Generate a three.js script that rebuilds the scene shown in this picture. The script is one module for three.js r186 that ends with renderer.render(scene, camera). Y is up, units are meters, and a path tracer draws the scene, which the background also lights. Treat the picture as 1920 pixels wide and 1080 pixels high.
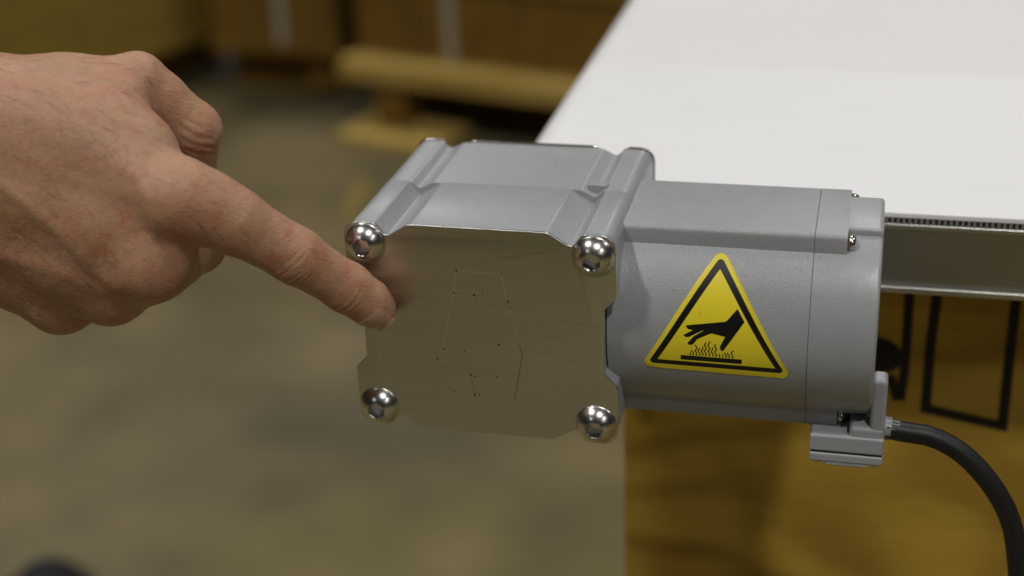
import * as THREE from 'three';
import { mergeGeometries, mergeVertices, toCreasedNormals } from 'three/addons/utils/BufferGeometryUtils.js';
import { RoundedBoxGeometry } from 'three/addons/geometries/RoundedBoxGeometry.js';
import { RectAreaLightUniformsLib } from 'three/addons/lights/RectAreaLightUniformsLib.js';
import { Brush, Evaluator, SUBTRACTION } from 'three-bvh-csg';

// ---------------------------------------------------------------- camera, lamps, exposure
// Everything is authored in millimetres round the gearbox cover (x along the conveyor, y up, z towards the viewer)
// and placed in metres with the floor at y = 0.
const FLOOR = -1050;
const scene = new THREE.Scene();
scene.background = new THREE.Color().setRGB(0.014, 0.0137, 0.013);   // dim air of the hall
const renderer = new THREE.WebGLRenderer({ antialias: true });
renderer.toneMapping = THREE.LinearToneMapping;
renderer.toneMappingExposure = 0.99;
renderer.shadowMap.enabled = true;
const FPX = 2752, EYE = new THREE.Vector3(133.15, 242.55, 460.15);
const AX = new THREE.Vector3(0.97090669, -0.03953684, -0.23617164), AY = new THREE.Vector3(-0.06558223, 0.90466031, -0.42105664), AZ = new THREE.Vector3(0.23030236, 0.42429537, 0.87574783);
const camera = new THREE.PerspectiveCamera(2 * Math.atan(540 / FPX) * 180 / Math.PI, 16 / 9, 0.02, 60);
camera.position.set(EYE.x / 1000, (EYE.y - FLOOR) / 1000, EYE.z / 1000);
camera.quaternion.setFromRotationMatrix(new THREE.Matrix4().makeBasis(AX, AY, AZ));
camera.focus = 0.528;
camera.userData.fStop = 5.0;
scene.add(camera);
RectAreaLightUniformsLib.init();
const LAMP_POWER = 132;
const LAMP_SHARE = [1.62, 1.62, 0.85, 0.28, 0.75, 0.8, 0.8, 0.8, 0.7, 0.7];   // strengths weighted by hand to shape the light on motor and hand
const LAMPS = [[-2500, 5000, 1600], [1600, 5000, 2850], [5900, 5000, 4600], [-4300, 5000, 7200], [7500, 5000, 8100], [-3300, 5000, -4000], [900, 5000, -2900], [5100, 5000, -1600], [-3600, 5000, -9800], [600, 5000, -8900]];

// ---------------------------------------------------------------- helpers
let seed = 7;
const rnd = () => { seed = (seed * 1664525 + 1013904223) >>> 0; return seed / 4294967296; };
const V = (x, y, z) => new THREE.Vector3(x, y, z);
const hash = (x, y, z) => { let h = Math.imul(x, 374761393) ^ Math.imul(y, 668265263) ^ Math.imul(z, 2147483647 - 1640531527); h = Math.imul(h ^ (h >>> 13), 1274126177); return ((h ^ (h >>> 16)) >>> 0) / 4294967295; };
function noise(x, y, z = 0) {
  const xi = Math.floor(x), yi = Math.floor(y), zi = Math.floor(z); let u = x - xi, v = y - yi, w = z - zi;
  u = u * u * (3 - 2 * u); v = v * v * (3 - 2 * v); w = w * w * (3 - 2 * w);
  const L = (a, b, t) => a + (b - a) * t, c = (i, j, k) => hash(xi + i, yi + j, zi + k);
  return L(L(L(c(0, 0, 0), c(1, 0, 0), u), L(c(0, 1, 0), c(1, 1, 0), u), v), L(L(c(0, 0, 1), c(1, 0, 1), u), L(c(0, 1, 1), c(1, 1, 1), u), v), w);
}
function tnoise(x, y, p) {   // tiles with period p
  const xi = Math.floor(x), yi = Math.floor(y); let u = x - xi, v = y - yi; u = u * u * (3 - 2 * u); v = v * v * (3 - 2 * v);
  const m = (a) => ((a % p) + p) % p, c = (i, j) => hash(m(xi + i), m(yi + j), p);
  const a = c(0, 0) + (c(1, 0) - c(0, 0)) * u, b = c(0, 1) + (c(1, 1) - c(0, 1)) * u; return a + (b - a) * v;
}
const fbm = (x, y, z, o = 4) => { let s = 0, a = 0.5, t = 0; for (let i = 0; i < o; i++) { s += a * noise(x, y, z); t += a; a *= 0.5; x *= 2.03; y *= 2.03; z *= 2.03; } return s / t; };
const clamp = (x, a = 0, b = 1) => Math.min(b, Math.max(a, x));
const sstep = (a, b, x) => { const t = clamp((x - a) / (b - a)); return t * t * (3 - 2 * t); };
// a pixel of the 1920 x 1080 photograph as a point: at a depth from the lens, or on a plane
const ray = (u, v) => AX.clone().multiplyScalar((u - 960) / FPX).addScaledVector(AY, (540 - v) / FPX).addScaledVector(AZ, -1);
const px = (u, v, d) => EYE.clone().addScaledVector(ray(u, v), d);
const on = (u, v, axis, val) => { const r = ray(u, v); return EYE.clone().addScaledVector(r, (val - EYE[axis]) / r[axis]); };
const toPx = (p) => { const q = p.clone().sub(EYE), z = -q.dot(AZ); return [960 + FPX * q.dot(AX) / z, 540 - FPX * q.dot(AY) / z, z]; };

const used = {};
const numbered = (n) => { const k = used[n] = (used[n] ?? -1) + 1; return k ? `${n}_${String(k).padStart(3, '0')}` : n; };
function thing(name, label, category, base, group) {
  const o = new THREE.Group(); o.name = numbered(name); o.userData = { label, category }; if (group) o.userData.group = group;
  o.userData.base = base; o.position.set(base[0] / 1000, (base[1] - FLOOR) / 1000, base[2] / 1000); scene.add(o); return o;
}
function part(name, geo, mat, parent, label) {   // geometry given in scene millimetres
  let root = parent; while (root.parent && root.parent !== scene) root = root.parent;
  const b = root.userData.base; geo.translate(-b[0], -b[1], -b[2]); geo.scale(0.001, 0.001, 0.001);
  const m = new THREE.Mesh(geo, mat); m.name = name; m.castShadow = m.receiveShadow = true; if (label) m.userData.label = label; parent.add(m); return m;
}
function boxUV(g, s = 1000) {   // uv in metres by the face each triangle points to
  g = g.index ? g.toNonIndexed() : g; const p = g.attributes.position, n = new Float32Array(p.count * 2), a = V(), b = V(), c = V();
  for (let i = 0; i < p.count; i += 3) {
    a.fromBufferAttribute(p, i); b.fromBufferAttribute(p, i + 1); c.fromBufferAttribute(p, i + 2);
    const k = b.clone().sub(a).cross(c.clone().sub(a)), x = Math.abs(k.x), y = Math.abs(k.y), z = Math.abs(k.z);
    for (const [j, q] of [[i, a], [i + 1, b], [i + 2, c]]) {
      const uv = x >= y && x >= z ? [q.z, q.y] : y >= z ? [q.x, q.z] : [q.x, q.y]; n[2 * j] = uv[0] / s; n[2 * j + 1] = uv[1] / s;
    }
  }
  g.setAttribute('uv', new THREE.BufferAttribute(n, 2)); return g;
}
const box = (x0, x1, y0, y1, z0, z1, r = 0, seg = 3) => {
  const g = r ? new RoundedBoxGeometry(x1 - x0, y1 - y0, z1 - z0, seg, r) : new THREE.BoxGeometry(x1 - x0, y1 - y0, z1 - z0);
  g.translate((x0 + x1) / 2, (y0 + y1) / 2, (z0 + z1) / 2); return boxUV(g);
};
function fillet(pts, seg = 8) {   // [x, y, r] corners -> rounded outline
  const out = [], n = pts.length;
  for (let i = 0; i < n; i++) {
    const [x, y, r = 0] = pts[i], a = pts[(i + n - 1) % n], b = pts[(i + 1) % n];
    if (!r) { out.push(new THREE.Vector2(x, y)); continue; }
    const p = new THREE.Vector2(x, y), d1 = new THREE.Vector2(a[0] - x, a[1] - y), d2 = new THREE.Vector2(b[0] - x, b[1] - y), l1 = d1.length(), l2 = d2.length(); d1.normalize(); d2.normalize();
    const ang = Math.acos(clamp(d1.dot(d2), -1, 1)), t = Math.min(r / Math.tan(ang / 2), l1 * 0.49, l2 * 0.49), rr = t * Math.tan(ang / 2);
    const c = p.clone().addScaledVector(d1.clone().add(d2).normalize(), rr / Math.sin(ang / 2)), s = p.clone().addScaledVector(d1, t).sub(c), e = p.clone().addScaledVector(d2, t).sub(c);
    const a0 = Math.atan2(s.y, s.x); let da = Math.atan2(e.y, e.x) - a0; if (da > Math.PI) da -= 2 * Math.PI; if (da < -Math.PI) da += 2 * Math.PI;
    for (let k = 0; k <= seg; k++) out.push(new THREE.Vector2(c.x + rr * Math.cos(a0 + da * k / seg), c.y + rr * Math.sin(a0 + da * k / seg)));
  }
  return out;
}
const mirror4 = (q) => { const a = q, b = q.slice().reverse().map(([x, y, r]) => [-x, y, r]), c = q.map(([x, y, r]) => [-x, -y, r]), d = q.slice().reverse().map(([x, y, r]) => [x, -y, r]); return [...a, ...b, ...c, ...d]; };
function extrude(pts, depth, bevel = 0, crease = 0.6) {
  const g = new THREE.ExtrudeGeometry(new THREE.Shape(pts), { depth: depth - 2 * bevel, bevelEnabled: bevel > 0, bevelThickness: bevel, bevelSize: bevel, bevelOffset: -bevel, bevelSegments: 3, curveSegments: 8 });
  if (bevel) g.translate(0, 0, bevel); return boxUV(toCreasedNormals(g, crease));
}
const tube = (pts, r, seg = 60, rad = 16) => new THREE.TubeGeometry(new THREE.CatmullRomCurve3(pts), seg, r, rad, false);
const cyl = (from, to, r0, r1 = r0, seg = 24) => {
  const d = to.clone().sub(from), g = new THREE.CylinderGeometry(r1, r0, d.length(), seg);
  g.applyQuaternion(new THREE.Quaternion().setFromUnitVectors(V(0, 1, 0), d.clone().normalize())); g.translate((from.x + to.x) / 2, (from.y + to.y) / 2, (from.z + to.z) / 2); return g;
};
// ---------------------------------------------------------------- textures
function tex(w, h, fn, srgb = true) {
  const d = new Uint8Array(w * h * 4);
  for (let j = 0; j < h; j++) for (let i = 0; i < w; i++) { const c = fn(i / w, j / h, i, j), k = 4 * (j * w + i); for (let q = 0; q < 3; q++) d[k + q] = clamp(typeof c === 'number' ? c : c[q]) * 255; d[k + 3] = 255; }
  const t = new THREE.DataTexture(d, w, h); t.magFilter = THREE.LinearFilter; t.minFilter = THREE.LinearMipmapLinearFilter; t.generateMipmaps = true; t.wrapS = t.wrapT = THREE.RepeatWrapping;
  if (srgb) t.colorSpace = THREE.SRGBColorSpace; t.needsUpdate = true; return t;
}
const rep = (t, sx, sy = sx) => { t.repeat.set(sx, sy); return t; };
// orange peel of the grey enamel, one tile = 40 mm
const peel = rep(tex(512, 512, (u, v) => 0.2 * tnoise(u * 56, v * 56, 56) + 0.8 * tnoise(u * 120 + 7, v * 120, 120), false), 25);
const peelRough = rep(tex(256, 256, (u, v) => 0.30 + 0.12 * tnoise(u * 9, v * 9, 9) + 0.14 * tnoise(u * 70, v * 70, 70), false), 12);
// enamel tone with sparse specks and dull smears, one tile = 160 mm; belt tone with faint drag marks, one tile = 0.5 m
const specks = Array.from({ length: 46 }, () => [rnd(), rnd(), 0.0008 + 0.0016 * rnd(), rnd() < 0.7 ? -0.22 : 0.14]);
const enamel = rep(tex(1024, 1024, (u, v) => { let t = 0.985 + 0.03 * (tnoise(u * 6, v * 6, 6) - 0.5) + 0.02 * (tnoise(u * 40, v * 40, 40) - 0.5); for (const [a, b, r, d] of specks) { const q = Math.abs(u - a) + Math.abs(v - b); if (q < 4 * r) t += d * Math.exp(-((u - a) ** 2 + (v - b) ** 2) / (r * r)); } return t; }), 6.25);
const beltTone = rep(tex(1024, 1024, (u, v) => 0.98 + 0.014 * (tnoise(u * 5, v * 9, 45) - 0.5) + 0.006 * (tnoise(u * 6, v * 150, 150) - 0.5) - 0.008 * sstep(0.8, 0.95, tnoise(u * 8 + 3, v * 64, 64))), 2);
const beltWeave = rep(tex(256, 256, (u, v) => tnoise(u * 64, v * 64, 64), false), 16);
// concrete floor, one tile = 5 m
const concrete = rep(tex(1024, 1024, (u, v) => {
  const a = 0.5 * tnoise(u * 7, v * 7, 7) + 0.3 * tnoise(u * 19, v * 19, 19) + 0.2 * tnoise(u * 47, v * 47, 47), b = tnoise(u * 5 + 0.37, v * 5, 5), f = tnoise(u * 300, v * 300, 300);
  const s = 0.82 + 0.36 * (a - 0.5) * 2.0 + 0.05 * (f - 0.5), yl = 1 - 0.16 * sstep(0.45, 0.8, b);
  return [0.535 * s, 0.482 * s * (0.985 + 0.015 * yl), 0.332 * s * yl];
}), 0.2);
function wood(w, h, base, dark, sx, sy, along) {   // plain sawn wood, grain along u or v
  return tex(w, h, (u, v) => {
    const [s, t] = along === 'u' ? [u, v] : [v, u];
    const warp = 0.5 * noise(s * 3 * sx, t * 5 * sy, 3) + 0.12 * noise(s * 14 * sx, t * 17 * sy, 5);
    const ring = 0.5 + 0.5 * Math.sin((t * 9 * sy + warp * 5) * 6.283), fib = noise(s * 24 * sx, t * 420 * sy, 1), blot = fbm(s * 4 * sx, t * 6 * sy, 9, 3);
    const k = clamp(0.52 * ring ** 2 * 0.7 + 0.22 * fib + 0.62 * (blot - 0.35));
    return base.map((c, i) => c + (dark[i] - c) * k);
  });
}
// ---------------------------------------------------------------- materials
const grey = new THREE.MeshPhysicalMaterial({ color: new THREE.Color().setRGB(0.315, 0.327, 0.340), roughness: 1, roughnessMap: peelRough, bumpMap: peel, map: enamel, bumpScale: 0.0001, clearcoat: 0.4, clearcoatRoughness: 0.28 });
const greyCap = grey.clone(); greyCap.bumpScale = 0.00006;
const chrome = new THREE.MeshStandardMaterial({ color: new THREE.Color().setRGB(0.62, 0.605, 0.57), metalness: 1, roughness: 0.24 });
const screwSteel = new THREE.MeshStandardMaterial({ color: new THREE.Color().setRGB(0.60, 0.57, 0.48), metalness: 1, roughness: 0.22 });
const plateEdge = new THREE.MeshStandardMaterial({ color: new THREE.Color().setRGB(0.66, 0.60, 0.52), metalness: 1, roughness: 0.18 });
const black = new THREE.MeshStandardMaterial({ color: new THREE.Color().setRGB(0.007, 0.007, 0.008), roughness: 0.5 });
const gapDark = new THREE.MeshStandardMaterial({ color: new THREE.Color().setRGB(0.02, 0.02, 0.02), roughness: 0.8 });
const beltMat = new THREE.MeshPhysicalMaterial({ color: new THREE.Color().setRGB(0.826, 0.824, 0.826), map: beltTone, bumpMap: beltWeave, bumpScale: 0.00004, roughness: 0.5 });
const beltFar = beltMat.clone(); beltFar.color.setRGB(0.79, 0.78, 0.775); beltFar.roughness = 0.6;
const toothMat = new THREE.MeshStandardMaterial({ color: new THREE.Color().setRGB(0.16, 0.15, 0.13), roughness: 0.6 });
const brushedNoise = rep(tex(256, 512, (u, v) => 0.5 * tnoise(u * 3, v * 256, 256) + 0.5 * tnoise(u * 9 + 3, v * 128, 128), false), 20);
const frameSteel = new THREE.MeshPhysicalMaterial({ color: new THREE.Color().setRGB(0.36, 0.35, 0.32), metalness: 1, roughness: 0.36 });
const frameLip = new THREE.MeshPhysicalMaterial({ color: new THREE.Color().setRGB(0.55, 0.54, 0.51), metalness: 1, roughness: 0.3 });
const paleWood = new THREE.MeshStandardMaterial({ map: wood(512, 512, [0.74, 0.64, 0.345], [0.63, 0.51, 0.23], 1, 1, 'u'), roughness: 0.75 });
const brownWood = new THREE.MeshStandardMaterial({ map: wood(512, 512, [0.48, 0.36, 0.05], [0.36, 0.255, 0.03], 1, 1, 'v'), roughness: 0.8 });
const oliveWood = new THREE.MeshStandardMaterial({ map: wood(512, 512, [0.565, 0.475, 0.17], [0.50, 0.41, 0.13], 1, 1, 'u'), roughness: 0.8 });
const strapMat = new THREE.MeshStandardMaterial({ color: new THREE.Color().setRGB(0.34, 0.31, 0.24), roughness: 0.5 });

// ---------------------------------------------------------------- floor
const floorMat = new THREE.MeshStandardMaterial({ map: concrete, roughness: 0.62 });
{
  const g = new THREE.PlaneGeometry(40, 40); g.rotateX(-Math.PI / 2);
  const p = g.attributes.position, uv = g.attributes.uv; for (let i = 0; i < p.count; i++) uv.setXY(i, p.getX(i), p.getZ(i));
  const m = new THREE.Mesh(g, floorMat); m.name = 'floor'; m.receiveShadow = true; m.userData = { kind: 'structure', label: 'mottled olive grey concrete floor of the hall' }; scene.add(m);
}
// ---------------------------------------------------------------- high bay lamps (first five mirrored in the bolt heads, last five added for top light)
LAMPS.forEach(([x, y, z], i) => {
  const t = thing('high_bay_lamp', 'round white high bay lamp hanging over the hall floor', 'lamp', [x, y, z], 'high bay lamps in rows over the hall');
  const sh = new THREE.LatheGeometry([[60, 190], [90, 185], [110, 120], [250, 40], [300, 0], [292, 0], [245, 36], [104, 112], [60, 150]].map(([r, h]) => new THREE.Vector2(r, h)), 40); sh.translate(x, y, z);
  part('reflector_shade', sh, frameLip, t);
  const lens = new THREE.CylinderGeometry(255, 255, 8, 40); lens.translate(x, y + 30, z);
  part('glowing_lens', lens, new THREE.MeshStandardMaterial({ color: 0xffffff, emissive: new THREE.Color(1, 0.97, 0.92), emissiveIntensity: 12 }), t);
  part('hanging_rod', cyl(V(x, y + 180, z), V(x, y + 1000, z), 12), frameLip, t);
  const l = new THREE.RectAreaLight(new THREE.Color(1, 0.98, 0.95), LAMP_POWER * LAMP_SHARE[i], 0.46, 0.46); l.position.set(0, 0.012, 0); l.rotation.x = -Math.PI / 2; t.add(l);
});

// ---------------------------------------------------------------- gearmotor
const gm = thing('gearmotor', 'grey enamelled right angle gearmotor bolted to the white belt conveyor', 'motor', [0, 0, -45]);
const plateQ = [[45.4, 13, 1.5], [50, 18, 2], [50, 41.9, 7.9], [38.3, 41.9, 3], [34.2, 36.7, 2], [25.5, 41.9, 5]];
const frontQ = [[45.0, 13, 1.5], [49.5, 18, 2], [49.5, 41.4, 7.6], [38.6, 41.4, 1.6], [34, 36.1, 0.8], [25, 41.4, 3]];
const rearQ = [[45.0, 13, 1.5], [49.5, 18, 2], [49.5, 41.2, 7.6], [38, 41.2, 3], [34.6, 38.3, 2], [29, 41.1, 4]];
{
  const f = extrude(fillet(mirror4(frontQ)), 42.8, 0.35); f.translate(0, 0, -44.2);
  const hs = part('gearbox_housing', f, grey, gm);
  const r = extrude(fillet(mirror4(rearQ)), 46.2, 0); r.translate(0, 0, -89.8); part('rear_housing', r, grey, hs);
  part('casting_tab', box(31, 38.5, 38, 42.1, -50.5, -47.2, 0.5), grey, hs);
  const b = extrude(fillet(mirror4(plateQ)), 1.3, 0.3); b.translate(0, 0, -91.2); part('rear_cover_plate', b, plateEdge, gm);
  part('mounting_collar', cyl(V(0, 0, -100), V(0, 0, -91), 24, 24, 40), grey, gm);
}
{ // brushed stainless cover with the ghost of a removed label scratched on it
  const S = 1024, c = document.createElement('canvas'); c.width = c.height = S; const x = c.getContext('2d');
  x.fillStyle = '#d3d3d0'; x.fillRect(0, 0, S, S);
  for (let i = 0; i < 2600; i++) { const y = rnd() * S, l = 60 + rnd() * 500, k = Math.floor(rnd() * 40); x.globalAlpha = 0.18; x.strokeStyle = rnd() < 0.5 ? `rgb(${150 + k},${144 + k},${124 + k})` : `rgb(${190 + k},${184 + k},${164 + k})`; x.lineWidth = 0.6 + rnd(); x.beginPath(); const x0 = rnd() * S - 150; x.moveTo(x0, y); x.lineTo(x0 + l, y + rnd() * 2 - 1); x.stroke(); }
  const X = (a) => (a + 52) / 104 * S, Y = (b) => (52 - b) / 104 * S;
  const line = (col, al, ...p) => { x.globalAlpha = al; x.strokeStyle = col; x.lineWidth = 3.2; x.beginPath(); p.forEach(([a, b], i) => i ? x.lineTo(X(a), Y(b)) : x.moveTo(X(a), Y(b))); x.stroke(); };
  line('#ffffff', 0.6, [-9.8, 17.1], [-8.3, 25.1], [8.1, 24.7], [9.9, 16.1]); line('#ffffff', 0.5, [-9.8, 17.1], [1.3, 17.0]); line('#fbfbf6', 0.38, [-9.8, 16.2], [-15.4, -7.7]); line('#fbfbf6', 0.32, [9.9, 16.1], [14.9, -7.4]);
  line('#6d6754', 0.6, [13.9, -2.4], [14.9, -7.4], [11.4, -25.8]); line('#fbfbf6', 0.32, [-2.7, 15.2], [-3.9, 6.4]); line('#fbfbf6', 0.32, [1.9, 15.5], [3.3, 7.7]); line('#6d6754', 0.25, [-5.1, -17.3], [-4.0, -25.7]);
  x.globalAlpha = 0.9; x.fillStyle = '#1c1a14';
  for (const [a, b] of [[-8.3, 25.1], [8.1, 24.7], [-9.8, 16.1], [-2.2, 15.7], [1, 16.9], [10.5, 13.9], [11, 11.7], [6.2, -3.9], [-6.9, -7.5], [-15, -7.3], [14.9, -7.8], [-5.1, -17.3], [-3.6, -17.7], [4.7, -17.3], [-4, -25.7], [-2.3, -25.6], [-11.7, -25], [11.4, -25.8], [-17.7, -11.8]]) { x.globalAlpha = 0.3 + 0.45 * rnd(); x.beginPath(); x.ellipse(X(a), Y(b), 2.2 + 2 * rnd(), 3 + 2.5 * rnd(), 0, 0, 7); x.fill(); }
  const t = new THREE.CanvasTexture(c); t.colorSpace = THREE.SRGBColorSpace;
  const g = extrude(fillet(mirror4(plateQ)), 1.3, 0.25); g.translate(0, 0, -1.3);
  const p = g.attributes.position, uv = g.attributes.uv; for (let i = 0; i < p.count; i++) uv.setXY(i, (p.getX(i) + 52) / 104, (p.getY(i) + 52) / 104);
  const br = tex(256, 1024, (u, v) => 0.5 * noise(u * 5, v * 700, 0) + 0.5 * noise(u * 14, v * 350, 4), false);
  const m = new THREE.MeshPhysicalMaterial({ map: t, metalness: 1, roughness: 0.31, anisotropy: 0.6, anisotropyRotation: 0, bumpMap: br, bumpScale: 0.0000022 });
  part('front_cover_plate', g, m, gm, 'brushed stainless cover with faint scratched outline and dots');
}
{ // four button head bolts
  const r = 7.8, h = 5.3, R = (r * r + h * h) / (2 * h), prof = [[0, -3], [3.6, -3], [3.6, 0], [r - 0.15, 0], [r, 0.25]].map(([a, b]) => new THREE.Vector2(a, b)), a0 = Math.asin(Math.min(1, (R - h + 0.4) / R));
  for (let k = 0; k <= 26; k++) { const a = a0 + (Math.PI / 2 - a0) * k / 26; prof.push(new THREE.Vector2(k === 26 ? 0 : R * Math.cos(a), R * Math.sin(a) - R + h)); }
  const dome = new THREE.LatheGeometry(prof, 56); dome.rotateX(Math.PI / 2);
  const hex = new THREE.CylinderGeometry(3.55, 3.55, 8, 6); hex.rotateX(Math.PI / 2); hex.translate(0, 0, 5.2);
  const cone = new THREE.CylinderGeometry(4.5, 3.1, 1.4, 48); cone.rotateX(Math.PI / 2); cone.translate(0, 0, h - 0.15);
  const ev = new Evaluator(); ev.useGroups = false;
  const cut = (a, b) => { const A = new Brush(a), B = new Brush(b); A.updateMatrixWorld(); B.updateMatrixWorld(); return ev.evaluate(A, B, SUBTRACTION).geometry; };
  const strip = (g) => { for (const k of Object.keys(g.attributes)) if (!['position', 'normal', 'uv'].includes(k)) g.deleteAttribute(k); return g; };
  const turn = [0.35, 0.05, 0.5, 0.9];
  [[-42, 33.75], [42, 33.75], [42, -33.75], [-42, -33.75]].forEach(([x, y], i) => {
    const hx = hex.clone(); hx.rotateZ(turn[i]); let g = strip(cut(cut(dome, cone), hx)); g = toCreasedNormals(g, 0.45); g.translate(x, y, 0.05); part('button_head_bolt', g, chrome, gm);
    const w = new THREE.TorusGeometry(r - 0.5, 0.55, 8, 48); w.translate(x, y, 0.1); part('bolt_flange', w, chrome, gm.children[gm.children.length - 1]);
  });
}
const MZ = -43, MR = 39;
function motorSection(hw, hh, r = 1.4) {   // cylinder with square lugs above and below
  const pts = [], a = Math.acos(Math.min(1, hw / MR)), n = 40;
  const arc = (s) => { for (let k = 0; k <= n; k++) { const t = a - 2 * a * k / n; pts.push([s * MR * Math.cos(t), s * MR * Math.sin(t), 0]); } };
  pts.push([-hw, hh, r], [hw, hh, r]); arc(1); pts.push([hw, -hh, r], [-hw, -hh, r]); arc(-1); return fillet(pts, 6);
}
function loftX(rings) {   // [x, outline] rings, star-shaped outlines, closed at both ends
  const pos = [], n = rings[0][1].length, tri = (a, b, c) => pos.push(...a, ...b, ...c), P = ([x, o], k) => [x, o[k % n].y, MZ - o[k % n].x];
  for (let i = 0; i + 1 < rings.length; i++) for (let k = 0; k < n; k++) { const a = P(rings[i], k), b = P(rings[i], k + 1), c = P(rings[i + 1], k), d = P(rings[i + 1], k + 1); tri(a, b, c); tri(b, d, c); }
  const e0 = rings[0], e1 = rings[rings.length - 1]; for (let k = 0; k < n; k++) { tri([e0[0], 0, MZ], P(e0, k + 1), P(e0, k)); tri([e1[0], 0, MZ], P(e1, k), P(e1, k + 1)); }
  const g = new THREE.BufferGeometry(); g.setAttribute('position', new THREE.Float32BufferAttribute(pos, 3)); return boxUV(toCreasedNormals(g, 0.6));
}
const alongX = (g, x) => { g.rotateY(Math.PI / 2); g.translate(x, 0, MZ); return boxUV(g); };
part('motor_body', alongX(extrude(motorSection(23, 38.5, 2.2), 71, 0, 0.5), 45.6), grey, gm);
{
  const capRing = (hw, inset) => motorSection(hw, 38.5, 2).map((p) => p.clone().multiplyScalar(1 - inset / 38.5));
  const cap = part('end_cap', mergeGeometries([loftX([[116.75, capRing(23, 0.12)], [116.9, capRing(23, 0)], [127.9, capRing(23, 0)]]), loftX([[127.9, capRing(15.5, 0)], ...[0, 1, 2, 3, 4, 5, 6].map((k) => [138.4 + 1.6 * Math.sin(k * Math.PI / 12), capRing(15.5, 1.6 * (1 - Math.cos(k * Math.PI / 12)))])])]), greyCap, gm);
  part('seam', alongX(extrude(motorSection(22.8, 38.2).map((p) => p.multiplyScalar(0.993)), 0.4), 116.5), gapDark, cap);
  const screw = (x, y, z, r = 3, l = 3.2) => {
    const g = new THREE.LatheGeometry([[0, l], [r * 0.45, l], [r * 0.8, l * 0.82], [r, l * 0.5], [r, 0], [0, 0]].map(([a, b]) => new THREE.Vector2(a, b)), 24); g.rotateZ(-Math.PI / 2); g.translate(x, y, z); part('cap_screw', g, screwSteel, cap);
  };
  for (const [y, z] of [[34.6, MZ + 19.6], [34.6, MZ - 19.6], [-34.6, MZ + 19.6], [-34.6, MZ - 19.6]]) screw(127.8, y, z);
}
{ // terminal box under the motor end
  const tb = part('terminal_box', mergeGeometries([box(118.8, 145.2, -44.2, -37.2, -62, -12.2, 1.0), box(139.6, 145.1, -44, -13.8, -22, -13.2, 1.6), box(132.6, 145.05, -43.5, -33.2, -31, -12.8, 1.8)].map((g) => g)), greyCap, gm);
  part('box_gap_strip', box(119.3, 144.8, -44.9, -43.9, -61.5, -12.7), gapDark, tb);  // added dark strip, stands for the gap between box and lid
  const lid = part('box_lid', mergeGeometries([box(118.8, 145.2, -48.6, -44.7, -62, -12.2, 1.0), box(124.5, 140, -50, -47.8, -58, -12.5, 0.6)]), greyCap, tb);
  for (const [x, z] of [[121.6, -15.4], [142.5, -15.4], [121.6, -58.5], [142.5, -58.5]]) part('lid_screw', cyl(V(x, -50, z), V(x, -48.2, z), 1.9, 2.2, 16), screwSteel, lid);
  part('box_screw', cyl(V(140.9, -17.5, -16.8), V(141.6, -17.5, -16.8), 2, 2, 16), screwSteel, tb);
  const gl = part('cable_gland', cyl(V(144.5, -42.2, -30), V(147.6, -42.5, -30), 4.4, 4.4, 6), greyCap, tb);
  part('gland_nut', cyl(V(147, -42.5, -30), V(150.6, -42.8, -30), 3.9, 3.7, 12), greyCap, gl);
  const c = [[146, -42.4], [150, -43.0], [154, -43.5], [161.4, -44.1], [171.4, -48.6], [181.2, -57.5], [189.7, -69.4], [194.8, -80.9], [197.6, -93.2], [199.5, -106], [200, -140], [197, -220], [190, -420], [182, -700], [180, -960]].map(([x, y]) => V(x, y, -30));
  c.push(V(184, -1030, -34), V(215, -1044, -60), V(420, -1045, -120));
  part('power_cable', tube(c, 3.9, 260, 20), black, gm, 'black round rubber cable curving down from the terminal box');
}
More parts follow.
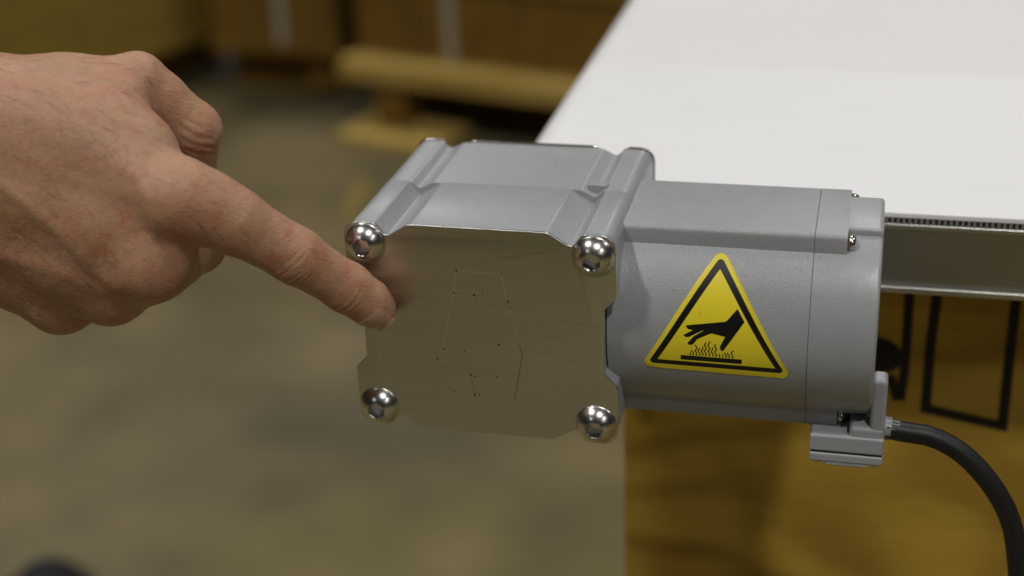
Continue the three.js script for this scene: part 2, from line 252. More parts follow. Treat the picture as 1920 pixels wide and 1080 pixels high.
{ // hot surface sticker wrapped on the motor barrel
  const S = 1024, x0 = 57, y0 = -16, W = 56, c = document.createElement('canvas'); c.width = c.height = S; const x = c.getContext('2d');
  const X = (a) => (a - x0) / W * S, Y = (b) => S - (b - y0) / W * S, K = S / W;
  const poly = (p) => { x.beginPath(); p.forEach(([a, b], i) => i ? x.lineTo(X(a), Y(b)) : x.moveTo(X(a), Y(b))); x.closePath(); };
  x.fillStyle = '#e3d02a'; x.fillRect(0, 0, S, S);
  x.fillStyle = x.strokeStyle = '#0b0a08'; x.lineJoin = 'round';
  // black triangle: stroked so its corners come out round
  x.lineWidth = 2 * 1.3 * K; poly([[84.75, 30.6], [62.6, -7.6], [107.1, -7.9]]); x.fill(); x.stroke();
  x.fillStyle = '#e3d02a'; poly([[84.75, 28.3], [63.9, -7.0], [105.9, -7.2]]); x.fill();
  x.fillStyle = '#0b0a08';
  poly([[74.16, 7.32], [87.79, 9.58], [88.42, 9.94], [91.85, 14.36], [94.45, 10.02], [87.7, -0.85], [87.19, -1.5], [86.49, -0.96], [86.37, 0.27], [88.09, 4.14], [83.19, 5.11], [81.69, 4.44], [78.11, 2.5], [76.74, 0.45], [75.65, 0.02], [74.85, 0.54], [75.19, 1.16], [77.12, 3.61], [80.42, 5.82], [80.11, 6.07], [77.53, 4.58], [75.37, 3.24], [74.28, 3.01], [73.39, 3.55], [73.69, 3.91], [76.71, 5.82], [74.85, 6.14], [74.31, 6.74]]); x.fill(); x.lineWidth = 3; x.stroke();
  poly([[72.4, -4.4], [94.1, -4.4], [94.0, -6.4], [72.3, -6.35]]); x.fill();
  x.lineWidth = 0.42 * K; x.lineCap = 'round';
  for (const [a, b, d, e] of [[75.67, -3.18, 75.8, -4.06], [76.55, -2.22, 76.77, -4.03], [77.85, 0.05, 77.88, -4.03], [78.87, -1.11, 78.98, -3.98], [80.05, -0.51, 80.08, -3.94], [81.11, 1.3, 81.18, -3.89], [82.28, 1.88, 82.49, -3.87], [83.42, -0.47, 83.72, -3.87], [84.7, 0.87, 84.86, -3.92], [85.99, -3.03, 86.22, -3.9], [87.22, -3.18, 87.31, -3.96], [88.25, -2.22, 88.45, -3.96], [89.3, -2.12, 89.5, -4.02], [90.54, -1.11, 90.72, -4.07]]) {
    x.beginPath(); for (let k = 0; k <= 24; k++) { const t = k / 24, w = 0.3 * Math.sin((b - e) * t * 2.6) * sstep(0, 2, b - e), q = [X(d + (a - d) * t + w), Y(e + (b - e) * t)]; k ? x.lineTo(...q) : x.moveTo(...q); } x.stroke();
  }
  x.globalAlpha = 0.5; x.fillStyle = '#6b6420'; for (const [a, b, r] of [[78.9, 12.6, 4], [78.8, 11.7, 5], [79.2, 11.1, 3.5], [75.4, 12.2, 3]]) { x.beginPath(); x.arc(X(a), Y(b), r, 0, 7); x.fill(); } x.globalAlpha = 1;
  const t = new THREE.CanvasTexture(c); t.colorSpace = THREE.SRGBColorSpace;
  const out = fillet([[84.75, 36.9, 2.6], [57.4, -11.0, 2.6], [112.3, -11.6, 2.6]], 12), ys = []; const lo = Math.min(...out.map((p) => p.y)), hi = Math.max(...out.map((p) => p.y));
  for (let k = 0; k <= 90; k++) ys.push(hi + (lo - hi) * (0.5 - 0.5 * Math.cos(Math.PI * k / 90)));
  const pos = [], uvs = [], idx = [], nc = 14, at = (a, s, r) => pos.push(a, r * Math.sin(s / MR), MZ + r * Math.cos(s / MR));
  for (const r of [MR + 0.16, MR - 0.1]) ys.forEach((s) => {
    const xs = []; for (let i = 0; i < out.length; i++) { const a = out[i], b = out[(i + 1) % out.length]; if ((a.y - s) * (b.y - s) <= 0 && a.y !== b.y) xs.push(a.x + (b.x - a.x) * (s - a.y) / (b.y - a.y)); }
    const l = xs.length ? Math.min(...xs) : 84.75, q = xs.length ? Math.max(...xs) : 84.75;
    for (let k = 0; k <= nc; k++) { const a = l + (q - l) * k / nc; at(a, s, r); uvs.push((a - x0) / W, (s - y0) / W); }
  });
  const n = nc + 1, N = ys.length * n;
  for (let j = 0; j + 1 < ys.length; j++) {
    for (let k = 0; k < nc; k++) { const a = j * n + k; idx.push(a, a + n, a + 1, a + 1, a + n, a + n + 1); }
    for (const k of [0, nc]) { const a = j * n + k; idx.push(a, a + N, a + n, a + n, a + N, a + N + n); }
  }
  const g = new THREE.BufferGeometry(); g.setAttribute('position', new THREE.Float32BufferAttribute(pos, 3)); g.setAttribute('uv', new THREE.Float32BufferAttribute(uvs, 2)); g.setIndex(idx); g.computeVertexNormals();
  part('warning_sticker', g, new THREE.MeshPhysicalMaterial({ map: t, roughness: 0.42 }), gm, 'yellow triangular hot surface sticker with black hand over heat waves');
}

// ---------------------------------------------------------------- belt conveyor
const cv = thing('belt_conveyor', 'low white belt conveyor with grey steel side frame behind the gearmotor', 'conveyor', [400, -17.6, -400]);
{
  const X0 = -7.5, X1 = 1600, Z1 = -99.2, Z0 = -760, R = 16;
  part('side_frame', box(X0 + 6, X1, -16, 11.6, -102, -98, 1.2), frameSteel, cv);
  part('bottom_lip', box(X0 + 6, X1, -17.6, -14.6, -103, -95.6, 0.9), frameLip, cv);
  part('top_lip', box(X0 + 6, X1, 9.6, 12.2, -103, -97.2, 1.1), frameLip, cv);
  part('conveyor_bed', box(20, X1, -17.6, 12, Z0 + 3, -103.2), frameSteel, cv);
  part('far_frame', box(X0 + 6, X1, -17.6, 12, Z0 - 2, Z0 + 2.8), frameSteel, cv);
  // belt runs flat, then wraps the end pulley
  const prof = []; prof.push([X1, R]); for (let i = 30; i >= 1; i--) prof.push([X0 + (X1 - X0) * i / 31, R]);
  for (let k = 0; k <= 24; k++) { const a = Math.PI / 2 + Math.PI * k / 24; prof.push([X0 + R * Math.cos(a), R * Math.sin(a)]); }
  prof.push([30, -R]);
  const inner = prof.map(([x, y]) => { const k = (R - 1.8) / R; return x < X0 ? [X0 + (x - X0) * k, y * k] : [x, y * k]; }).reverse();
  const strip = (z0, z1, up) => { const g = extrude([...prof, ...inner].map(([x, y]) => new THREE.Vector2(x, y + up)), z1 - z0, 0, 0.6); g.translate(0, 0, z0); return g; };
  part('belt', strip(-289.6, Z1, 0), beltMat, cv, 'smooth white conveyor belt wrapped round its end pulley');
  part('belt', strip(Z0, -290.0, -0.12), beltFar, cv);
  part('end_pulley', cyl(V(X0, 0, Z0 + 4), V(X0, 0, Z1 - 2), R - 1.9, R - 1.9, 40), frameLip, cv);
  const teeth = []; for (let x = 60; x < 700; x += 2.25) teeth.push(box(x, x + 1.25, 12.0, 14.3, -110, -98.9));
  const bt = part('belt_teeth', mergeGeometries(teeth), toothMat, cv); bt.userData.kind = 'stuff';
}
// ---------------------------------------------------------------- plywood crate that carries the conveyor
const pc = thing('plywood_crate', 'plywood crate with black stencilled marks under the belt conveyor', 'crate', [330, FLOOR, -430]);
{
  const x0 = 26, W = 640, y1 = -17.7, H = y1 - FLOOR, zf = -150, w = 1024, h = 1536, c = document.createElement('canvas'); c.width = w; c.height = h; const x = c.getContext('2d');
  const im = x.createImageData(w, h);
  for (let j = 0; j < h; j++) for (let i = 0; i < w; i++) {
    const a = i / w * W, b = j / h * H, wr = 26 * noise(a * 0.006, b * 0.011, 2) + 7 * noise(a * 0.02, b * 0.05, 4), ring = 0.5 + 0.5 * Math.sin((b * 0.045 + wr * 0.22 + a * 0.006) * 2.4), bl = fbm(a * 0.012, b * 0.03, 6, 3), f = noise(a * 0.1, b * 1.4, 8);
    const k = clamp(0.5 * ring * ring + 0.7 * (bl - 0.4) + 0.22 * f), kn = 0.5 * Math.exp(-(((a - 78) / 9) ** 2 + ((b - 186) / 6) ** 2)) + 0.4 * Math.exp(-(((a - 30) / 14) ** 2 + ((b - 176) / 5) ** 2));
    const q = 4 * (j * w + i), mix = (l, d, e) => (l + (d - l) * k) * (1 - 0.5 * kn * e); im.data[q] = mix(196, 146, 0.6); im.data[q + 1] = mix(162, 110, 0.9); im.data[q + 2] = mix(60, 30, 1); im.data[q + 3] = 255;
  }
  x.putImageData(im, 0, 0);
  const X = (a) => (a - x0) / W * w, Y = (b) => (y1 - b) / H * h, ink = (p, lw, close) => { x.lineWidth = lw * w / W; x.beginPath(); p.forEach(([a, b], i) => i ? x.lineTo(X(a), Y(b)) : x.moveTo(X(a), Y(b))); if (close) x.closePath(); x.stroke(); };
  x.strokeStyle = x.fillStyle = '#0d0b06'; x.globalAlpha = 0.93; x.lineJoin = 'miter';
  ink([[154.8, -20], [154.6, -44], [155.2, -80], [154.3, -97]], 4.2); ink([[149, -84], [153, -97]], 4);
  x.beginPath(); x.ellipse(X(144), Y(-74), 10 * w / W, 8 * w / W, 0.4, 0, 7); x.fill();
  ink([[166.6, -20], [166.3, -44], [165.4, -66], [165.8, -100], [200.0, -106], [199.6, -76], [199.4, -20]], 4.4);
  const t = new THREE.CanvasTexture(c); t.colorSpace = THREE.SRGBColorSpace;
  const m = new THREE.MeshStandardMaterial({ map: t, roughness: 0.75 });
  const g = box(x0, x0 + W, FLOOR + 90, y1, zf - 12, zf); const p = g.attributes.position, uv = g.attributes.uv; for (let i = 0; i < p.count; i++) uv.setXY(i, (p.getX(i) - x0) / W, (p.getY(i) - FLOOR) / H);
  part('front_panel', g, m, pc);
  part('side_panel', box(x0, x0 + 12, FLOOR + 90, y1, -712, zf - 12.2), brownWood, pc); part('side_panel', box(x0 + W - 12, x0 + W, FLOOR + 90, y1, -712, zf - 12.2), brownWood, pc);
  part('rear_panel', box(x0, x0 + W, FLOOR + 90, y1, -724, -712.2), brownWood, pc); part('top_panel', box(x0 + 12.2, x0 + W - 12.2, y1 - 12, y1, -712, zf - 12.2), brownWood, pc);
  for (const z of [-720, -480, -240]) part('skid', box(x0, x0 + W, FLOOR, FLOOR + 89.8, z, z + 88), paleWood, pc);
}
// ---------------------------------------------------------------- crates on skids behind
function skidCrate(label, a, b, st) {   // a -> b: the foot of its front, left to right
  const dx = b[0] - a[0], dz = b[1] - a[1], L = Math.hypot(dx, dz), t = thing('skid_crate', label, 'crate', [a[0], FLOOR, a[1]], 'wooden crates on skids standing behind on the floor'); t.rotation.y = -Math.atan2(dz, dx);
  const P = (x0, x1, y0, y1, z0, z1, r) => { const g = box(x0, x1, y0, y1, z0, z1, r); g.translate(a[0], FLOOR, a[1]); return g; }, D = st.deep, top = st.h + st.t;
  part('base_beam', P(0, L, st.h, top, -st.w, 0, 1.5), st.beam, t); part('base_beam', P(0, L, st.h, top, -D, -D + st.w, 4), st.beam, t);
  for (const x of st.posts) part('skid_post', P(x, x + 85, 26, st.h - 0.5, -105, -st.in), brownWood, t);
  for (const [x0, x1] of st.feet) part('foot_board', P(x0, x1, 0, 25.5, -130, 70, 3), paleWood, t);
  part('added_gap_block', P(20, L - 20, 0, st.h - 0.5, -D + 30, -st.gapBlock), brownWood, t);  // added block, fills the space under the crate to keep it dark
  part('crate_wall', P(14, L - 10, top + 0.5, top + st.tall, -D + 12, -st.back), st.wall, t);
  part('wall_rail', P(10, L - 6, top + st.rail, top + st.rail + 70, -st.back + 0.5, -st.back + 22, 3), oliveWood, t);
  for (const x of st.straps) part('steel_strap', P(x, x + 30, top + 0.6, top + st.tall - 2, -st.back + 0.5, -st.back + 2), strapMat, t);
  return t;
}
skidCrate('brown wooden crate with a bright yellow base beam, behind the conveyor end', [-1255, -3100], [560, -2617], { h: 155, t: 52, w: 95, in: 25, gapBlock: 270, deep: 900, tall: 900, back: 88, rail: 205, posts: [98, 860, 1620], feet: [[20, 330], [780, 1000], [1540, 1760]], straps: [285], beam: paleWood, wall: brownWood });
skidCrate('brown strapped wooden crate standing between the two other crates', [-1760, -3375], [-1345, -3330], { h: 140, t: 20, w: 100, in: 60, gapBlock: 106, deep: 700, tall: 900, back: 20, rail: 620, posts: [290], feet: [], straps: [222], beam: brownWood, wall: brownWood });
skidCrate('olive wooden crate standing beyond the pointing hand', [-2560, -1240], [-1752, -3700], { h: 140, t: 36, w: 100, in: 60, gapBlock: 130, deep: 1300, tall: 1000, back: 6, rail: 900, posts: [400, 1300], feet: [], straps: [], beam: oliveWood, wall: oliveWood });
{ // yellow scrap of tape on the floor and the black shoe
  const a = on(668, 372, 'y', FLOOR), t = thing('floor_tape', 'short strip of worn yellow tape stuck on the concrete floor', 'tape', [a.x, FLOOR, a.z]);
  const g = box(-24, 24, 0.6, 3, -120, 120); g.rotateY(0.15); g.translate(a.x, FLOOR, a.z); part('tape_strip', g, new THREE.MeshStandardMaterial({ color: new THREE.Color().setRGB(0.22, 0.165, 0.035), roughness: 0.7 }), t);
}
{
  const a = on(62, 1108, 'y', FLOOR + 50), t = thing('shoe', 'black shoe with its toe on the concrete floor', 'shoe', [a.x, FLOOR, a.z]);
  const secs = 26, rad = 28, pos = [], idx = [];   // upper: lofted from heel to toe
  for (let i = 0; i <= secs; i++) { const s = i / secs, w = 34 + 16 * sstep(0.3, 0.75, s) - 10 * sstep(0, 0.15, 0.15 - s), e = Math.sqrt(Math.max(0.0004, 1 - Math.max(0, (s - 0.8) / 0.2) ** 2)) * Math.sqrt(Math.max(0.0004, 1 - Math.max(0, (0.12 - s) / 0.12) ** 2)), hgt = 105 - 58 * sstep(0.3, 0.75, s);
    for (let k = 0; k < rad; k++) { const q = k / rad * 6.283; pos.push(a.x + w * e * Math.cos(q), FLOOR + 24 + Math.max(0, Math.sin(q)) ** 0.8 * hgt * Math.max(0.15, e), a.z + 200 - s * 290); } }
  for (let i = 0; i < secs; i++) for (let k = 0; k < rad; k++) { const p = i * rad + k, q = i * rad + (k + 1) % rad; idx.push(p, q, p + rad, q, q + rad, p + rad); }
  const g = new THREE.BufferGeometry(); g.setAttribute('position', new THREE.Float32BufferAttribute(pos, 3)); g.setIndex(idx); g.computeVertexNormals();
  part('shoe_upper', g, new THREE.MeshStandardMaterial({ color: new THREE.Color().setRGB(0.006, 0.006, 0.007), roughness: 0.85 }), t);
  const so = extrude(fillet([[-38, -200, 36], [40, -200, 36], [54, 70, 60], [38, 96, 44], [-38, 96, 44], [-52, 70, 60]], 10), 25, 2); so.rotateX(-Math.PI / 2); so.translate(a.x, FLOOR, a.z); part('shoe_sole', so, gapDark, t);
}
// ---------------------------------------------------------------- the pointing hand
{
  const hb = px(-60, 330, 505), person = thing('person', 'bare right hand of a person pointing its index finger at the steel cover plate', 'person', [hb.x, hb.y, hb.z]);
  const C = (a, b) => [px(a[0], a[1], a[2]), a[3], px(b[0], b[1], b[2]), b[3]];
  const chain = (...p) => p.slice(1).map((q, i) => C(p[i], q));
  const G = [
    { k: 16, join: 0, c: [   // back of the hand and palm
      ...chain([-330, 105, 514, 16], [-180, 155, 510, 15], [120, 262, 503, 12.5], [340, 374, 494, 11.2]),
      ...chain([-330, 150, 510, 17], [-180, 210, 506, 15], [90, 366, 508, 11.8], [284, 499, 511, 10.2]),
      ...chain([-330, 190, 514, 17], [-180, 260, 520, 15], [60, 446, 526, 11.4], [206, 550, 526, 9.4]),
      ...chain([-330, 230, 522, 17], [-180, 312, 536, 15.4], [20, 490, 544, 12], [115, 568, 540, 9.4]),
      ...chain([60, 330, 507, 11.5], [205, 410, 507, 10.5], [300, 438, 506, 9.5]), ...chain([40, 420, 518, 11], [150, 480, 518, 10], [235, 520, 519, 8.5]), ...chain([20, 480, 535, 11], [110, 530, 534, 9]),
      ...chain([-180, 200, 532, 20], [60, 330, 536, 20], [220, 400, 538, 15]),
      ...chain([-180, 185, 514, 16], [60, 228, 508, 15.4], [190, 252, 507, 13], [262, 285, 505, 11]),
    ] },
    { k: 7, join: 13, c: chain([-180, 200, 520, 17], [0, 196, 521, 13.0], [130, 171, 522, 11.6], [258, 152, 523, 9.8]) },   // thumb metacarpal
    { k: 2.5, join: 2.6, c: chain([258, 151, 522, 10], [300, 184, 527, 9.4], [362, 242, 534, 10], [358, 322, 548, 9], [346, 372, 552, 7.5]) },   // thumb
    { k: 3.5, join: 6, c: chain([346, 370, 495, 12.6], [392, 390, 498, 12.0], [438, 414, 501, 11.0], [554, 479, 512, 9.6], [652, 540, 526, 8.7], [690, 566, 531.5, 7.8], [708, 580, 535, 6.7]) },   // index finger
    { k: 5, join: 9, c: chain([284, 497, 506, 11.3], [328, 484, 526, 9.8], [369, 461, 545, 9.5], [330, 440, 565, 9], [270, 420, 560, 8]) },
    { k: 4, join: 7, c: chain([206, 549, 525, 10.3], [250, 530, 544, 9.6], [290, 508, 558, 9.6], [240, 470, 575, 8.6], [190, 440, 568, 8]) },
    { k: 4, join: 7, c: chain([115, 567, 538, 10.1], [160, 556, 552, 8.9], [205, 530, 560, 8.6], [150, 490, 572, 7.8]) },
  ];
  for (const g of G) for (const s of g.c) { s.d = s[2].clone().sub(s[0]); s.l = s.d.lengthSq(); }
  const smin = (a, b, k) => { if (k <= 0) return Math.min(a, b); const h = Math.max(k - Math.abs(a - b), 0) / k; return Math.min(a, b) - h * h * k * 0.25; };
  const cap = (s, x, y, z) => { const o = s[0], d = s.d, ax = x - o.x, ay = y - o.y, az = z - o.z, h = clamp((ax * d.x + ay * d.y + az * d.z) / s.l), bx = ax - h * d.x, by = ay - h * d.y, bz = az - h * d.z; return Math.sqrt(bx * bx + by * by + bz * bz) - (s[1] + (s[3] - s[1]) * h); };
  const sdf = (x, y, z) => { let r = 1e9; for (const g of G) { let q = 1e9; for (const s of g.c) q = smin(q, cap(s, x, y, z), g.k); r = r > 1e8 ? q : smin(r, q, g.join); } return r; };
  // surface nets
  const cell = 0.85, lo = V(1e9, 1e9, 1e9), hi = V(-1e9, -1e9, -1e9);
  for (const g of G) for (const s of g.c) for (const [p, r] of [[s[0], s[1]], [s[2], s[3]]]) { lo.min(p.clone().subScalar(r + 4)); hi.max(p.clone().addScalar(r + 4)); }
  const B = 6, n = ['x', 'y', 'z'].map((a) => Math.ceil((hi[a] - lo[a]) / cell / B) * B + 1), [nx, ny, nz] = n, F = new Float32Array(nx * ny * nz).fill(50), I = (i, j, k) => (k * ny + j) * nx + i;
  for (let k = 0; k < nz - 1; k += B) for (let j = 0; j < ny - 1; j += B) for (let i = 0; i < nx - 1; i += B) {
    const d = sdf(lo.x + (i + B / 2) * cell, lo.y + (j + B / 2) * cell, lo.z + (k + B / 2) * cell), lim = B * cell * 0.9 + 2;
    if (Math.abs(d) > lim) { for (let c = 0; c <= B; c++) for (let b = 0; b <= B; b++) for (let a = 0; a <= B; a++) { const q = I(i + a, j + b, k + c); if (F[q] === 50) F[q] = d; } continue; }
    for (let c = 0; c <= B; c++) for (let b = 0; b <= B; b++) for (let a = 0; a <= B; a++) F[I(i + a, j + b, k + c)] = sdf(lo.x + (i + a) * cell, lo.y + (j + b) * cell, lo.z + (k + c) * cell);
  }
  const vid = new Int32Array(nx * ny * nz).fill(-1), pos = [], idx = [];
  const co = [[0, 0, 0], [1, 0, 0], [0, 1, 0], [1, 1, 0], [0, 0, 1], [1, 0, 1], [0, 1, 1], [1, 1, 1]], ed = [[0, 1], [2, 3], [4, 5], [6, 7], [0, 2], [1, 3], [4, 6], [5, 7], [0, 4], [1, 5], [2, 6], [3, 7]];
  for (let k = 0; k < nz - 1; k++) for (let j = 0; j < ny - 1; j++) for (let i = 0; i < nx - 1; i++) {
    const f = co.map(([a, b, c]) => F[I(i + a, j + b, k + c)]); let neg = 0; for (const v of f) neg += v < 0; if (!neg || neg === 8) continue;
    let x = 0, y = 0, z = 0, m = 0; for (const [a, b] of ed) if (f[a] < 0 !== f[b] < 0) { const t = f[a] / (f[a] - f[b]); x += co[a][0] + t * (co[b][0] - co[a][0]); y += co[a][1] + t * (co[b][1] - co[a][1]); z += co[a][2] + t * (co[b][2] - co[a][2]); m++; }
    vid[I(i, j, k)] = pos.length / 3; pos.push(lo.x + (i + x / m) * cell, lo.y + (j + y / m) * cell, lo.z + (k + z / m) * cell);
  }
  for (let k = 1; k < nz - 1; k++) for (let j = 1; j < ny - 1; j++) for (let i = 1; i < nx - 1; i++) {
    const s = F[I(i, j, k)] < 0;
    for (const [a, q] of [[I(i + 1, j, k), [[0, -1, -1], [0, 0, -1], [0, 0, 0], [0, -1, 0]]], [I(i, j + 1, k), [[-1, 0, -1], [-1, 0, 0], [0, 0, 0], [0, 0, -1]]], [I(i, j, k + 1), [[-1, -1, 0], [0, -1, 0], [0, 0, 0], [-1, 0, 0]]]]) {
      if (s === F[a] < 0) continue; const w = q.map(([x, y, z]) => vid[I(i + x, j + y, k + z)]); if (w.some((v) => v < 0)) continue;
      s ? idx.push(w[0], w[1], w[2], w[0], w[2], w[3]) : idx.push(w[0], w[2], w[1], w[0], w[3], w[2]);
    }
  }
  const grad = (x, y, z, e = 0.4) => V(sdf(x + e, y, z) - sdf(x - e, y, z), sdf(x, y + e, z) - sdf(x, y - e, z), sdf(x, y, z + e) - sdf(x, y, z - e)).normalize();
  // local frame of the index finger: axis, dorsal side (towards the lens and down), width
  const PIP = px(554, 478, 511), DIP = px(652, 540, 526), TIP = px(708, 580, 535), axis = TIP.clone().sub(PIP).normalize();
  const down = px(554 - 52, 478 + 85, 511).sub(PIP).normalize(); let dorsal = AZ.clone().multiplyScalar(0.9).addScaledVector(down, 0.44); dorsal.addScaledVector(axis, -dorsal.dot(axis)).normalize(); const side = axis.clone().cross(dorsal).normalize();
  const dist2 = (u, v, L) => { let m = 1e9; for (let i = 0; i + 1 < L.length; i++) { const [a, b] = L[i], [c, d] = L[i + 1], t = clamp(((u - a) * (c - a) + (v - b) * (d - b)) / ((c - a) ** 2 + (d - b) ** 2)); m = Math.min(m, Math.hypot(u - a - t * (c - a), v - b - t * (d - b))); } return m / 5.5; };
  const ridges = [[[[-60, 300], [35, 372], [120, 445], [212, 540]], 0.8, 2.6], [[[255, 330], [276, 372], [292, 440]], 0.55, 2.2], [[[-40, 470], [80, 500], [190, 545]], 0.4, 2.5], [[[150, 205], [230, 228], [330, 262]], 0.3, 2.4], [[[60, 300], [170, 350], [300, 372]], 0.3, 3]];
  const pipW = [-5.2, -3.2, -1.3, 0.6, 2.6, 4.6], nailC = px(712, 585, 535);
  const vein = [[215, 265], [238, 260], [262, 258], [288, 257], [312, 256]].map(([u, v]) => px(u, v, 492));   // bluish vein under the skin
  const flush = [[px(345, 395, 483), 11, 0.5], [px(300, 515, 500), 11, 0.35], [px(556, 492, 503), 7, 0.3], [px(716, 582, 532), 9, 0.3]];   // pinker skin on the knuckles and fingertip
  const col = [], p2 = [], P = V(), c = new THREE.Color();
  for (let i = 0; i < pos.length; i += 3) {
    let x = pos[i], y = pos[i + 1], z = pos[i + 2]; for (let q = 0; q < 2; q++) { const d = sdf(x, y, z), g = grad(x, y, z); x -= g.x * d; y -= g.y * d; z -= g.z * d; }
    const g = grad(x, y, z); P.set(x, y, z); const [u, v] = toPx(P), face = g.dot(AZ); let d = 0;
    // low relief: veins and tendons, knuckle wrinkles, finger creases, pores
    if (face > -0.1) for (const [L, a, w] of ridges) d += a * Math.exp(-((dist2(u, v, L) / w) ** 2)) * sstep(-0.1, 0.3, face);
    if (face > 0.05 && u > 300 && v < 310 && P.z < 32) for (const [L, w] of [[[[338, 236], [366, 256], [396, 262]], 0.75], [[[342, 262], [368, 275], [398, 277]], 0.7], [[[352, 282], [378, 291], [402, 290]], 0.6], [[[352, 226], [380, 240]], 0.5]]) d -= 0.42 * Math.exp(-((dist2(u, v, L) / w) ** 2));
    const fine = fbm(x * 0.55, y * 0.55, z * 0.55, 3) - 0.5; d += 0.22 * fine + 0.22 * (fbm(x * 0.16, y * 0.16, z * 0.16, 2) - 0.5);
    const r = P.clone().sub(PIP), s = r.dot(axis), th = Math.atan2(r.dot(side), r.dot(dorsal)), rim = u > 430;
    if (rim) {
      for (const [k, w0] of pipW.entries()) { const bend = (w0 > 0 ? 1 : -1) * 1.5 * th * th, jit = 0.5 * (noise(th * 3 + k * 9, k) - 0.5); d -= (0.36 + 0.14 * Math.sin(k * 2.3)) * Math.exp(-(((s - w0 + bend - jit) / 0.55) ** 2)) * sstep(1.25, 0.5, Math.abs(th)) * (0.6 + 0.6 * noise(th * 4, k * 5)); }
      const sd = P.clone().sub(DIP).dot(axis); for (const [w0, a] of [[0.2, 0.5], [-2.2, 0.2], [2.4, 0.22]]) d -= a * Math.exp(-(((sd - w0 + 0.7 * th * th) / 0.6) ** 2)) * sstep(1.3, 0.6, Math.abs(th));
      d += 0.35 * Math.exp(-((s / 4.5) ** 2)) * sstep(1.2, 0.4, Math.abs(th));
    }
    p2.push(x + g.x * d, y + g.y * d, z + g.z * d);
  }
  for (let i = 0; i < p2.length; i += 3) {   // skin tone, by place in the skin alone
    const x = p2[i], y = p2[i + 1], z = p2[i + 2]; P.set(x, y, z);
    // skin: blotches, capillary redness over the knuckles, yellowish and bluish patches, freckles
    const b1 = fbm(x * 0.05, y * 0.05, z * 0.05, 3), b2 = fbm(x * 0.16 + 9, y * 0.16, z * 0.16, 3), b3 = noise(x * 0.9, y * 0.9, z * 0.9), sp = noise(x * 0.42 + 31, y * 0.42, z * 0.42);
    let red = 0.9 * sstep(0.52, 0.75, b2) + 0.7 * sstep(0.76, 0.9, sp); for (const [q, w, m] of flush) red += m * (0.6 + 0.8 * b2) * Math.exp(-q.distanceToSquared(P) / (w * w));
    const yl = 0.8 * sstep(0.5, 0.75, b1), bl = 0.6 * Math.exp(-vein.reduce((m, q) => Math.min(m, q.distanceToSquared(P)), 1e9) / 30) * (0.6 + 0.8 * b3) + 0.3 * sstep(0.6, 0.8, fbm(x * 0.1 + 40, y * 0.1, z * 0.1, 2));
    const t = 0.93 + 0.14 * (b3 - 0.5) + 0.22 * (b2 - 0.5);
    col.push(0.455 * t * (1 - 0.06 * red - 0.1 * bl - 0.03 * yl), 0.250 * t * (1 - 0.21 * red - 0.03 * bl), 0.150 * t * (1 - 0.2 * red + 0.10 * bl - 0.12 * yl));
  }
  let g = new THREE.BufferGeometry(); g.setAttribute('position', new THREE.Float32BufferAttribute(p2, 3)); g.setAttribute('color', new THREE.Float32BufferAttribute(col, 3)); g.setIndex(idx);
  { const uv = []; for (let i = 0; i < p2.length; i += 3) uv.push((p2[i] + 0.3 * p2[i + 2]) / 1000, (p2[i + 1] - 0.7 * p2[i + 2]) / 1000); g.setAttribute('uv', new THREE.Float32BufferAttribute(uv, 2)); }
  g.computeVertexNormals();
  // forearm beyond the frame
  { const a = px(-300, 145, 514), b = px(-760, 20, 560), q = b.clone().sub(a), fa = new THREE.LatheGeometry([[0, -24], [16, -20], [25, -8], [27, 10], [29, 60], [36, 160], [42, 240], [41, 300], [0, 305]].map(([r, h]) => new THREE.Vector2(r, h)), 40);
    fa.applyQuaternion(new THREE.Quaternion().setFromUnitVectors(V(0, 1, 0), q.normalize())); fa.translate(a.x, a.y, a.z); const cc = []; for (let i = 0; i < fa.attributes.position.count; i++) cc.push(0.46, 0.26, 0.17); fa.setAttribute('color', new THREE.Float32BufferAttribute(cc, 3)); fa.computeVertexNormals(); g = mergeGeometries([g, fa]); }
  const pores = rep(tex(512, 512, (u, v) => 0.5 * tnoise(u * 60, v * 60, 60) + 0.35 * (1 - Math.abs(2 * tnoise(u * 26, v * 38, 26 * 38) - 1)) + 0.15 * tnoise(u * 128, v * 128, 128), false), 30);
  const skin = new THREE.MeshPhysicalMaterial({ color: 0xffffff, vertexColors: true, roughness: 0.52, bumpMap: pores, bumpScale: 0.00015, specularIntensity: 0.75, sheen: 0.15, sheenRoughness: 0.5, sheenColor: new THREE.Color(0.9, 0.6, 0.5) });
  const hand = part('hand', g, skin, person);
  { // fine dark hairs lying along the back of the hand and the finger root
    const hs = [], flow = px(345, 374, 500).sub(px(0, 215, 500)).normalize();
    for (let i = 0; i < 900 && hs.length < 260; i++) {
      const k = 3 * Math.floor(rnd() * (p2.length / 3)), q = V(p2[k], p2[k + 1], p2[k + 2]), [u, v] = toPx(q); if (u > 520 || u < -30 || (u > 300 && v < 320)) continue;
      const nrm = grad(q.x, q.y, q.z); if (nrm.dot(AZ) < 0.0) continue; const dir = flow.clone().addScaledVector(V(rnd() - 0.5, rnd() - 0.5 - 0.5, rnd() - 0.5), 0.9); dir.addScaledVector(nrm, -dir.dot(nrm)).normalize();
      const l = 3 + 4.5 * rnd(), b = q.clone().addScaledVector(dir, l * 0.5).addScaledVector(nrm, 0.35 + 0.4 * rnd()), e = q.clone().addScaledVector(dir, l).addScaledVector(nrm, 0.2 + 0.7 * rnd()).addScaledVector(dir.clone().cross(nrm), (rnd() - 0.5) * 2);
      hs.push(new THREE.TubeGeometry(new THREE.QuadraticBezierCurve3(q, b, e), 5, 0.038, 4));
    }
    part('hand_hair', mergeGeometries(hs), new THREE.MeshStandardMaterial({ color: new THREE.Color().setRGB(0.09, 0.055, 0.035), roughness: 0.6 }), hand).userData.kind = 'stuff';
  }
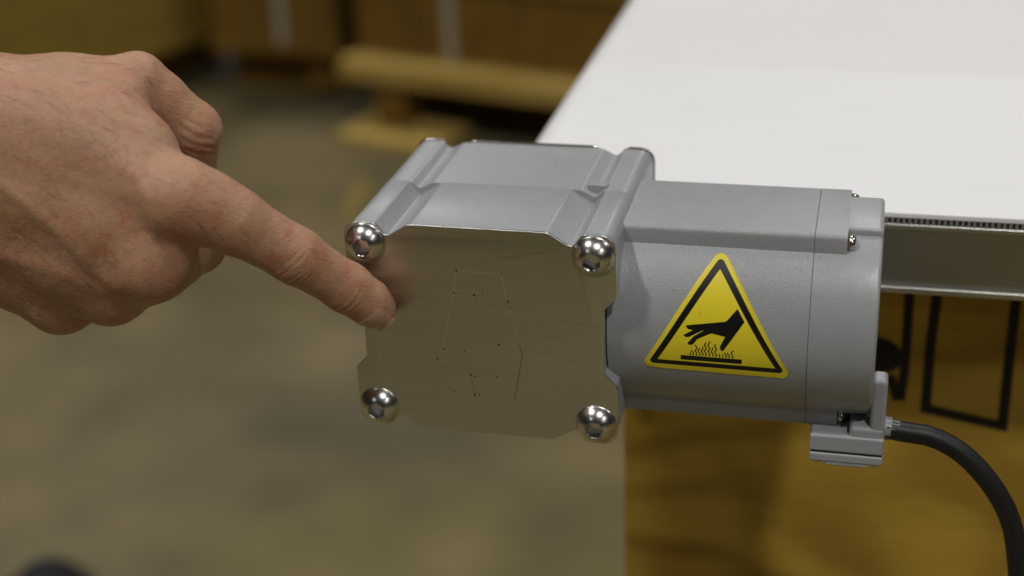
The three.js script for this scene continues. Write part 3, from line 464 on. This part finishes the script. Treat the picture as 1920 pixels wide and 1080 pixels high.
  // fingernail: follows the finger, free edge past the tip
  { const ps = [], ix = [], nS = 14, nT = 14; const surf = (s, t, off) => { const o = PIP.clone().addScaledVector(axis, s), dir = dorsal.clone().multiplyScalar(Math.cos(t)).addScaledVector(side, Math.sin(t)); let r = 14; for (let k = 0; k < 30; k++) { const q = o.clone().addScaledVector(dir, r), d = sdf(q.x, q.y, q.z); r -= d; if (Math.abs(d) < 0.01) break; } return o.addScaledVector(dir, Math.max(r, 3.0) + off); };
    const L = TIP.clone().sub(PIP).length();
    for (const off of [0.42, -0.4]) for (let i = 0; i <= nS; i++) for (let k = 0; k <= nT; k++) { const a = i / nS, b = 2 * k / nT - 1, round = a < 0.35 ? 1.6 * (1 - Math.sqrt(Math.max(0, 1 - ((0.35 - a) / 0.35) ** 2 * 0.8))) : 0, s = L - 6.2 + 10.6 * a + 0; const q = surf(Math.min(s, L + 3.2), b * (0.72 - 0.28 * round), off); if (s > L + 3.2) q.addScaledVector(axis, s - L - 3.2); ps.push(q.x, q.y, q.z); }
    const N = (nS + 1) * (nT + 1), id = (i, k) => i * (nT + 1) + k;
    for (let i = 0; i < nS; i++) for (let k = 0; k < nT; k++) { const a = id(i, k), b = id(i, k + 1), c2 = id(i + 1, k), d = id(i + 1, k + 1); ix.push(a, c2, b, b, c2, d, N + a, N + b, N + c2, N + b, N + d, N + c2); }
    for (let i = 0; i < nS; i++) for (const k of [0, nT]) { const a = id(i, k), b = id(i + 1, k); ix.push(a, N + a, b, b, N + a, N + b); } for (let k = 0; k < nT; k++) for (const i of [0, nS]) { const a = id(i, k), b = id(i, k + 1); ix.push(a, N + a, b, b, N + a, N + b); }
    const ng = new THREE.BufferGeometry(); ng.setAttribute('position', new THREE.Float32BufferAttribute(ps, 3)); ng.setIndex(ix); const nn = toCreasedNormals(ng.toNonIndexed(), 0.9);
    part('fingernail', nn, new THREE.MeshPhysicalMaterial({ color: new THREE.Color().setRGB(0.47, 0.285, 0.21), roughness: 0.34, clearcoat: 0.3, clearcoatRoughness: 0.3 }), hand); }
}
renderer.render(scene, camera);
